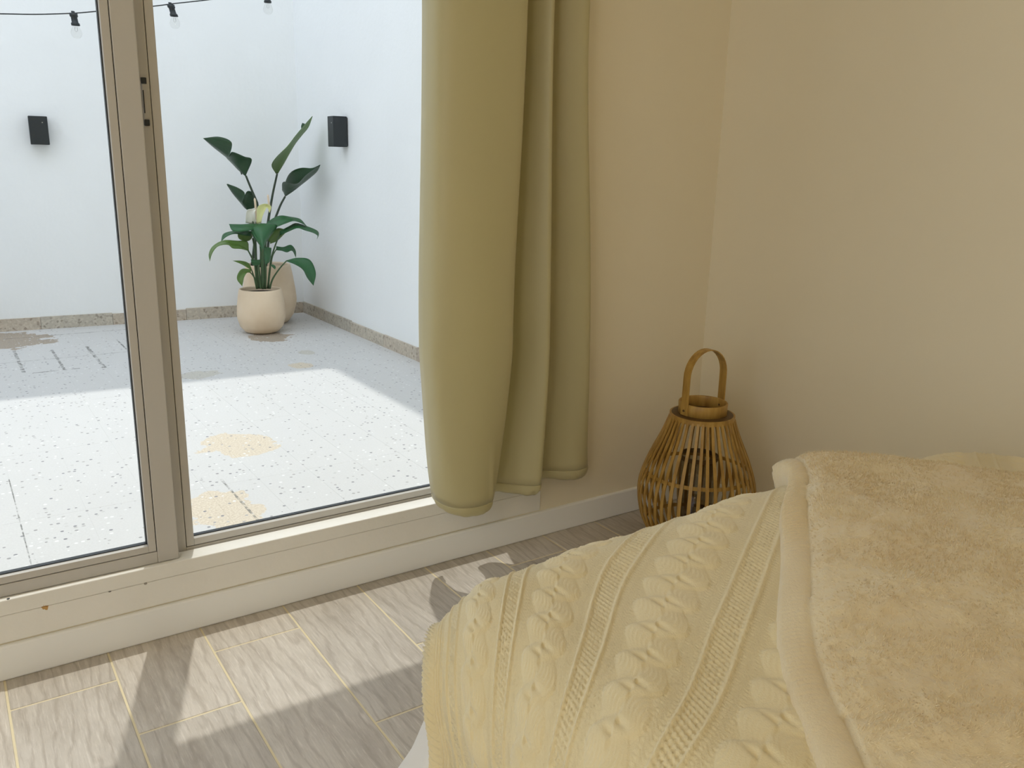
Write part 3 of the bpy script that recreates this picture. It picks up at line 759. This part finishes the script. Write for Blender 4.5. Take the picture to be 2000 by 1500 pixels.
v, f = lathe([(.0845, .386), (.0845, .392), (.062, .394), (.062, .388)], 48, LC, True); pyobj('shoulder_plate', v, f, MAT['bamboo_d'], lan, False)
v, f = lathe([(.0625, .388), (.0665, .388), (.0672, .424), (.0662, .4255), (.0632, .4255), (.0622, .424)], 56, LC, True); pyobj('collar', v, f, MAT['bamboo'], lan)
v, f = lathe([(0, .006), (.10, .006), (.10, .018), (0, .018)], 40, LC); pyobj('base_plate', v, f, MAT['bamboo_d'], lan, False)
v, f = lathe([(.050, .018), (.0505, .27), (.048, .27), (.0475, .021), (0, .021)], 40, LC); pyobj('glass_cylinder', v, f, MAT['lantern_glass'], lan)
hoop('inner_hoop', .052, .265, .002, .006, MAT['bamboo_d'])
# handle: a bent flat strip riveted to the collar; its span lies across the line of sight
ha = math.radians(-2); hd = Vector((math.cos(ha), math.sin(ha), 0)); hn = Vector((-hd.y, hd.x, 0))
hp = []
for k in range(41):
    t = k/40
    if t < .28: q = (-.0690+.001*(t/.28), .395+.105*t/.28)
    elif t > .72: q = (.0680+.001*((t-.72)/.28), .500-.105*(t-.72)/.28)
    else:
        a = PI*(1-(t-.28)/.44); q = (.068*math.cos(a), .500+.072*math.sin(a))
    hp.append(q)
v = []; f = []
for i, (s, z) in enumerate(hp):
    s0, z0 = hp[max(i-1, 0)]; s1, z1 = hp[min(i+1, 40)]; tt = Vector((s1-s0, z1-z0)).normalized(); nx, nz = -tt.y, tt.x
    for sy, sn in ((-1, 1), (1, 1), (1, -1), (-1, -1)):
        c = LC+hd*(s+nx*sn*.0014)+hn*(sy*.0125); v.append((c.x, c.y, z+nz*sn*.0014))
for i in range(40):
    for k in range(4):
        l = (k+1) % 4; f.append((i*4+k, (i+1)*4+k, (i+1)*4+l, i*4+l))
f += [(0, 1, 2, 3), (163, 162, 161, 160)]
hdl = pyobj('handle', v, f, MAT['bamboo'], lan, False)
for sg in (-1, 1):
    c = LC+hd*(sg*.0705); v, f = tube([(c.x-hd.x*sg*.009, c.y-hd.y*sg*.009, .408), (c.x+hd.x*sg*.002, c.y+hd.y*sg*.002, .408)], .0032, 10)
    pyobj('rivet', v, f, MAT['bamboo_d'], hdl)

# ------------------------------------------------------------------ bed and its covers
BX0, BX1, BY1, BY0 = .415, 1.80, .885, -1.05
ZT = .545            # top of the covers
def drape(X, Y, off=0., r=.115, R=.15, flare=.0):
    """unfolded cover position -> place on a soft-edged bed"""
    q = r+off
    ex0, ex1, ey1 = BX0+R, BX1-R, BY1-R
    cx = np.clip(X, ex0, ex1); cy = np.minimum(Y, ey1)
    dx, dy = X-cx, Y-cy; d = np.hypot(dx, dy)
    with np.errstate(divide='ignore', invalid='ignore'):
        nx = np.where(d > 1e-9, dx/d, 0.); ny = np.where(d > 1e-9, dy/d, 0.)
    flat = R-r
    e = np.maximum(d-flat, 0)
    arc = q*PI/2
    ang = np.minimum(e/q, PI/2)
    hang = np.maximum(e-arc, 0)
    rad = np.minimum(d, flat)+q*np.sin(ang)+flare*hang
    z = ZT+off-q*(1-np.cos(ang))-hang
    # soft crown and hollows of the bedding
    top = np.clip(1-e/.25, 0, 1)
    z = z + top*(.012*np.sin(X*4.2+.6)*np.cos(Y*5.1-.4)+.008*np.sin((X-.6)*PI/1.2)-.035*np.clip((X-1.15)/.6, 0, 1.2))
    return np.stack([cx+nx*rad, cy+ny*rad, z], -1)

def grid_obj(name, P, mat, parent=None, uv=None):
    h, w = P.shape[:2]
    me = bpy.data.meshes.new(name)
    idx = np.arange(h*w).reshape(h, w)
    F = np.stack([idx[:-1, :-1], idx[:-1, 1:], idx[1:, 1:], idx[1:, :-1]], -1).reshape(-1, 4)
    me.vertices.add(h*w); me.vertices.foreach_set('co', P.reshape(-1).astype(np.float32))
    me.loops.add(F.size); me.loops.foreach_set('vertex_index', F.reshape(-1).astype(np.int32))
    me.polygons.add(len(F)); me.polygons.foreach_set('loop_start', (np.arange(len(F))*4).astype(np.int32))
    me.polygons.foreach_set('use_smooth', np.ones(len(F), bool))
    me.update(calc_edges=True); me.validate()
    return link(name, me, mat, parent)
def normals(P):
    n = np.cross(np.gradient(P, axis=1), np.gradient(P, axis=0)); l = np.linalg.norm(n, axis=-1, keepdims=True)
    return n/np.maximum(l, 1e-12)
def vnoise(x, y, seed=0):
    """smooth value noise"""
    r = np.random.default_rng(seed).random((64, 64))
    xi, yi = np.floor(x).astype(int), np.floor(y).astype(int); u, v = x-xi, y-yi
    u = u*u*(3-2*u); v = v*v*(3-2*v)
    g = lambda a, b: r[a % 64, b % 64]
    return (g(xi, yi)*(1-u)+g(xi+1, yi)*u)*(1-v)+(g(xi, yi+1)*(1-u)+g(xi+1, yi+1)*u)*v-.5

bed = empty('bed', (1.1, 0, 0)); tag(bed, 'low double bed under the cream blankets', 'bed')
bm = add_box(bmesh.new(), (BX0+.06, BY0+.02, .07), (BX1-.06, BY1-.06, .26), .02); obj('bed_base', bm, MAT['bedwood'], bed)
bm = add_box(bmesh.new(), (BX0+.05, BY0, .26), (BX1-.05, BY1-.05, .488), .06, 4); obj('mattress', bm, MAT['mattress'], bed, True)
for x in (BX0+.12, BX1-.12):
    for y in (BY0+.12, BY1-.14):
        v, f = tube([(x, y, 0), (x, y, .04), (x, y, .075)], (.02, .024, .026), 12); pyobj('leg', v, f, MAT['bedwood'], bed)
# white sheet hanging down the sides
X, Y = np.meshgrid(np.linspace(BX0-.44, BX1+.34, 220), np.linspace(BY0, BY1+.42, 260))
P = drape(X, Y, -.016, flare=.36)
hang = np.clip((ZT-.14-P[..., 2])/.3, 0, 1)
ph = (P[..., 1]-P[..., 0]*.6)
wave = (.022*np.sin(ph*30)+.014*np.sin(ph*52+1)+.006*np.sin(ph*97+2))*hang
nn = normals(P); nn *= np.sign(nn[..., 2:3]*0+1)
cxy = np.stack([P[..., 0]-np.clip(P[..., 0], BX0+.2, BX1-.2), P[..., 1]-np.minimum(P[..., 1], BY1-.2)], -1)
ln = np.maximum(np.linalg.norm(cxy, axis=-1, keepdims=True), 1e-6)
P[..., :2] += cxy/ln*wave[..., None]
P[..., 2] = np.maximum(P[..., 2], .035)
sh = grid_obj('bed_sheet', P, MAT['sheet']); tag(sh, 'plain white sheet hanging below the knitted blanket at the bed side', 'sheet')

# cable-knit blanket
PER = .183
def knit_height(a, b):
    """a: metres across the columns (ladder at 0, period .155), b: metres along them"""
    per = .155
    k = np.floor(a/per+.5); al = a-k*per          # ladder at 0, cable at +-per/2
    ac = np.where(al > 0, al-per/2, al+per/2)
    h = np.zeros_like(a)
    # cable: two strands that cross every 5.5 cm
    ph = PI*b/.055+k*.8
    for sgn in (1, -1):
        c = sgn*.0150*np.cos(ph)
        lift = .0036+.0021*sgn*np.sin(ph)
        q = (ac-c)/.0235
        h = np.maximum(h, lift*np.sqrt(np.clip(1-q*q, 0, 1)))
    bc = (b+k*.8*.055/PI)/.055-.5; bc = (bc-np.round(bc))*.055
    h = h-.0050*np.exp(-((bc+ac*.25)/.0042)**2)*np.exp(-(ac/.015)**2)
    q = np.abs(ac)
    rib = np.sin(2*PI*b/.0062+3*np.sin(al*300))
    # fine stitches on the purl ground and strands
    ground = (q > .036) & (np.abs(al) > .019)
    strand = np.cos(2*PI*(ac-.015*np.cos(ph))/.0068)
    h = h+np.where(ground, .0009*rib, .00045*strand)
    # ladder: two ridges and a row of little openings on each side of the middle
    al2 = np.abs(np.abs(al)-.0165)
    h = h+.0027*np.exp(-(al2/.0026)**2)
    inn = np.abs(al) < .0125
    h = h+np.where(inn, .0024*np.sin(2*PI*b/.0085)*np.cos(2*PI*al/.0125)**2-.0003, 0)
    return h
NA, NB = 520, 900
Aedge = 1.185
Av = np.linspace(-.10, Aedge, NA); Xv = np.linspace(BX0-.48, BX1+.10, NB)
AA, XX = np.meshgrid(Av, Xv, indexing='ij')
sl_ = .60
def gX(X):
    # integral of a slope that eases from 0 on the hanging side to sl_ on top
    x0, x1 = .36, .66; t = np.clip((X-x0)/(x1-x0), 0, 1)
    return sl_*((x1-x0)*(t**3-.5*t**4)+np.maximum(X-x1, 0)) - sl_*(.55-.51)
tm = np.clip((XX-.30)/(.68-.30), 0, 1); tm = tm*tm*(3-2*tm)
mm = .455+.545*tm
Ap = .48
YY = Ap+(AA-Ap)*mm+gX(XX)-(1-tm)*.03
off = .006
P = drape(XX, YY, off)
n = normals(P); n = np.where(n[..., 2:3] < -.2, -n, n)
# keep normals outward
out = P-np.array([1.1, .3, .2]); n = np.where((n*out).sum(-1, keepdims=True) < 0, -n, n)
bl = np.cumsum(np.concatenate([np.zeros((NA, 1)), np.linalg.norm(np.diff(P, axis=1), axis=-1)], 1), 1)
aa = (AA-Ap)*.847
hk = knit_height(aa, bl-.35*(aa))
dist = Aedge-AA
rope = .0085*np.sqrt(np.clip(1-((dist-.027)/.029)**2, 0, 1))*(1+.42*np.sin(2*PI*(bl/.0095+dist*22)))
hk = np.where(dist < .056, rope, hk)
hk = np.where((dist >= .056) & (dist < .105), .0024*np.cos(2*PI*(dist-.056)/.0163)+.0004*np.sin(2*PI*bl/.006), hk)
wr_ = .006*vnoise(XX*6+3, YY*6, 5)+.003*vnoise(XX*14, YY*14+9, 6)
P2 = P+n*(hk+wr_)[..., None]
kb = grid_obj('knitted_blanket', P2, MAT['knit']); tag(kb, 'cream cable-knit blanket spread over the foot of the bed', 'blanket')

# fleece blanket on top
cor = np.array([1.150, .900]); e1 = np.array([-.735, -.678]); e2 = np.array([.86, -.51])
Sv = np.linspace(0, 1.35, 720); Tv = np.linspace(0, .95, 320)
SS, TT = np.meshgrid(Sv, Tv, indexing='ij')
wig = .018*np.sin(SS*7.5+.5)*np.exp(-TT/.3)+.012*np.sin(SS*17)*np.exp(-TT/.08)*np.exp(-SS/.5)
wig2 = .012*np.sin(TT*13+1)*np.exp(-SS/.1)
FX = cor[0]+e1[0]*SS+e2[0]*(TT+wig)+e1[0]*wig2; FY = cor[1]+e1[1]*SS+e2[1]*(TT+wig)+e1[1]*wig2
P = drape(FX, FY, .012)
n = normals(P); out = P-np.array([1.1, .3, .2]); n = np.where((n*out).sum(-1, keepdims=True) < 0, -n, n)
edge = np.minimum(SS, TT)
body = .013*np.clip(edge/.012, 0, 1)**.5
hw_ = .040+.007*vnoise(SS*9, SS*0, 31)+.012*np.exp(-SS/.05)
hem = (TT < hw_)
prof_ = .0100*np.sqrt(np.clip(1-((TT-hw_*.5)/(hw_*.515))**2, 0, 1))*(1+.5*vnoise(SS*6, TT*0+2, 32))
ribs = 1+.42*np.sin(2*PI*SS/.0080+2*np.sin(SS*31)+TT*60)*np.clip(.35+1.6*vnoise(SS*4.5, TT*0+4, 33)+.5*np.exp(-SS/.3), 0, 1)
soft = np.clip((TT-hw_)/(.010+.012*(vnoise(SS*8, TT*0+7, 34)+.5)), 0, 1)
fade = np.clip(.55+1.2*vnoise(SS*5, TT*0+8, 35), .1, 1)
hh = np.where(hem, prof_*ribs, body*(1-fade*.35*(1-soft)))
tuft = .016*np.abs(vnoise(TT*60, SS*45, 21))*np.exp(-SS/.018)*(~hem)
lump = .020*vnoise(SS*5.5, TT*5.5, 11)+.010*vnoise(SS*13, TT*13, 12)+.0045*vnoise(SS*34, TT*34, 13)+.0032*vnoise(SS*95, TT*95, 14)
hh = hh+(lump+.006)*np.clip((edge-.01)/.05, 0, 1)+tuft
hh = hh+.030*np.exp(-(SS/.10)**2-(TT/.16)**2)*np.clip(edge/.012, 0, 1)
hh[0, :] = -.008; hh[:, 0] = np.minimum(hh[:, 0], -.008)
P3_ = P+n*hh[..., None]
n3 = normals(P3_); n3 = np.where((n3*n).sum(-1, keepdims=True) < 0, -n3, n3)
fb = grid_obj('fleece_blanket', P3_, MAT['fleece']); tag(fb, 'fluffy cream fleece blanket with a ribbed hem lying over the knitted one', 'blanket')
# its short pile: tens of thousands of tiny locks
NP = 110000
iu = RNG.integers(1, 515, NP); ju = RNG.integers(1, 318, NP)
ok = ~hem[iu, ju]; iu, ju = iu[ok], ju[ok]; m_ = len(iu)
base = P3_[iu, ju]+(P3_[iu+1, ju]-P3_[iu, ju])*RNG.random((m_, 1))+(P3_[iu, ju+1]-P3_[iu, ju])*RNG.random((m_, 1))
lean = np.stack([vnoise(iu*.035, ju*.056, 41), vnoise(iu*.035, ju*.056, 42), vnoise(iu*.035, ju*.056, 43)], -1)*2.2
dirn = n3[iu, ju]*.75+lean+RNG.normal(0, .45, (m_, 3)); dirn /= np.linalg.norm(dirn, axis=1, keepdims=True)
side = np.cross(dirn, RNG.normal(0, 1, (m_, 3))); side /= np.linalg.norm(side, axis=1, keepdims=True)
ln_ = RNG.uniform(.003, .0068, (m_, 1)); base = base-n3[iu, ju]*.0006
V = np.concatenate([base-side*.0007, base+side*.0007, base+dirn*ln_], 0)
me = bpy.data.meshes.new('pile'); me.vertices.add(3*m_); me.vertices.foreach_set('co', V.reshape(-1).astype(np.float32))
F = np.stack([np.arange(m_), np.arange(m_)+m_, np.arange(m_)+2*m_], -1)
me.loops.add(3*m_); me.loops.foreach_set('vertex_index', F.reshape(-1).astype(np.int32))
me.polygons.add(m_); me.polygons.foreach_set('loop_start', (np.arange(m_)*3).astype(np.int32)); me.update(calc_edges=True)
pile = link('pile', me, MAT['fleece'], fb); pile['kind'] = 'stuff'


# ------------------------------------------------------------------ unseen ceiling lamp added as warm fill (behind the camera)
LX, LY, LZ = -1.05, -.55, 2.05
lp = empty('added_ceiling_lamp', (LX, LY, LZ)); tag(lp, 'round opal glass fill lamp added under the ceiling, out of view', 'lamp')
v, f = lathe([(0, 0), (.05, 0), (.05, -.025), (0, -.025)], 24, (LX, LY, ZC)); pyobj('canopy', v, f, MAT['steel'], lp, False)
v, f = tube([(LX, LY, LZ+.12), (LX, LY, 2.4), (LX, LY, ZC-.02)], .006, 8); pyobj('added_lamp_rod', v, f, MAT['steel'], lp)
v, f = lathe([(0, .13)]+[(.13*math.sin(a), .13*math.cos(a)) for a in [PI*k/16 for k in range(1, 16)]]+[(0, -.13)], 32, (LX, LY, LZ))
f = [tuple(reversed(q)) for q in f]
gm = Mat('added_lamp_glow', (.9, .85, .75), .4); gm.b.inputs['Emission Color'].default_value = (1, .85, .60, 1); gm.b.inputs['Emission Strength'].default_value = FILL_LAMP
pyobj('globe', v, f, gm.m, lp)
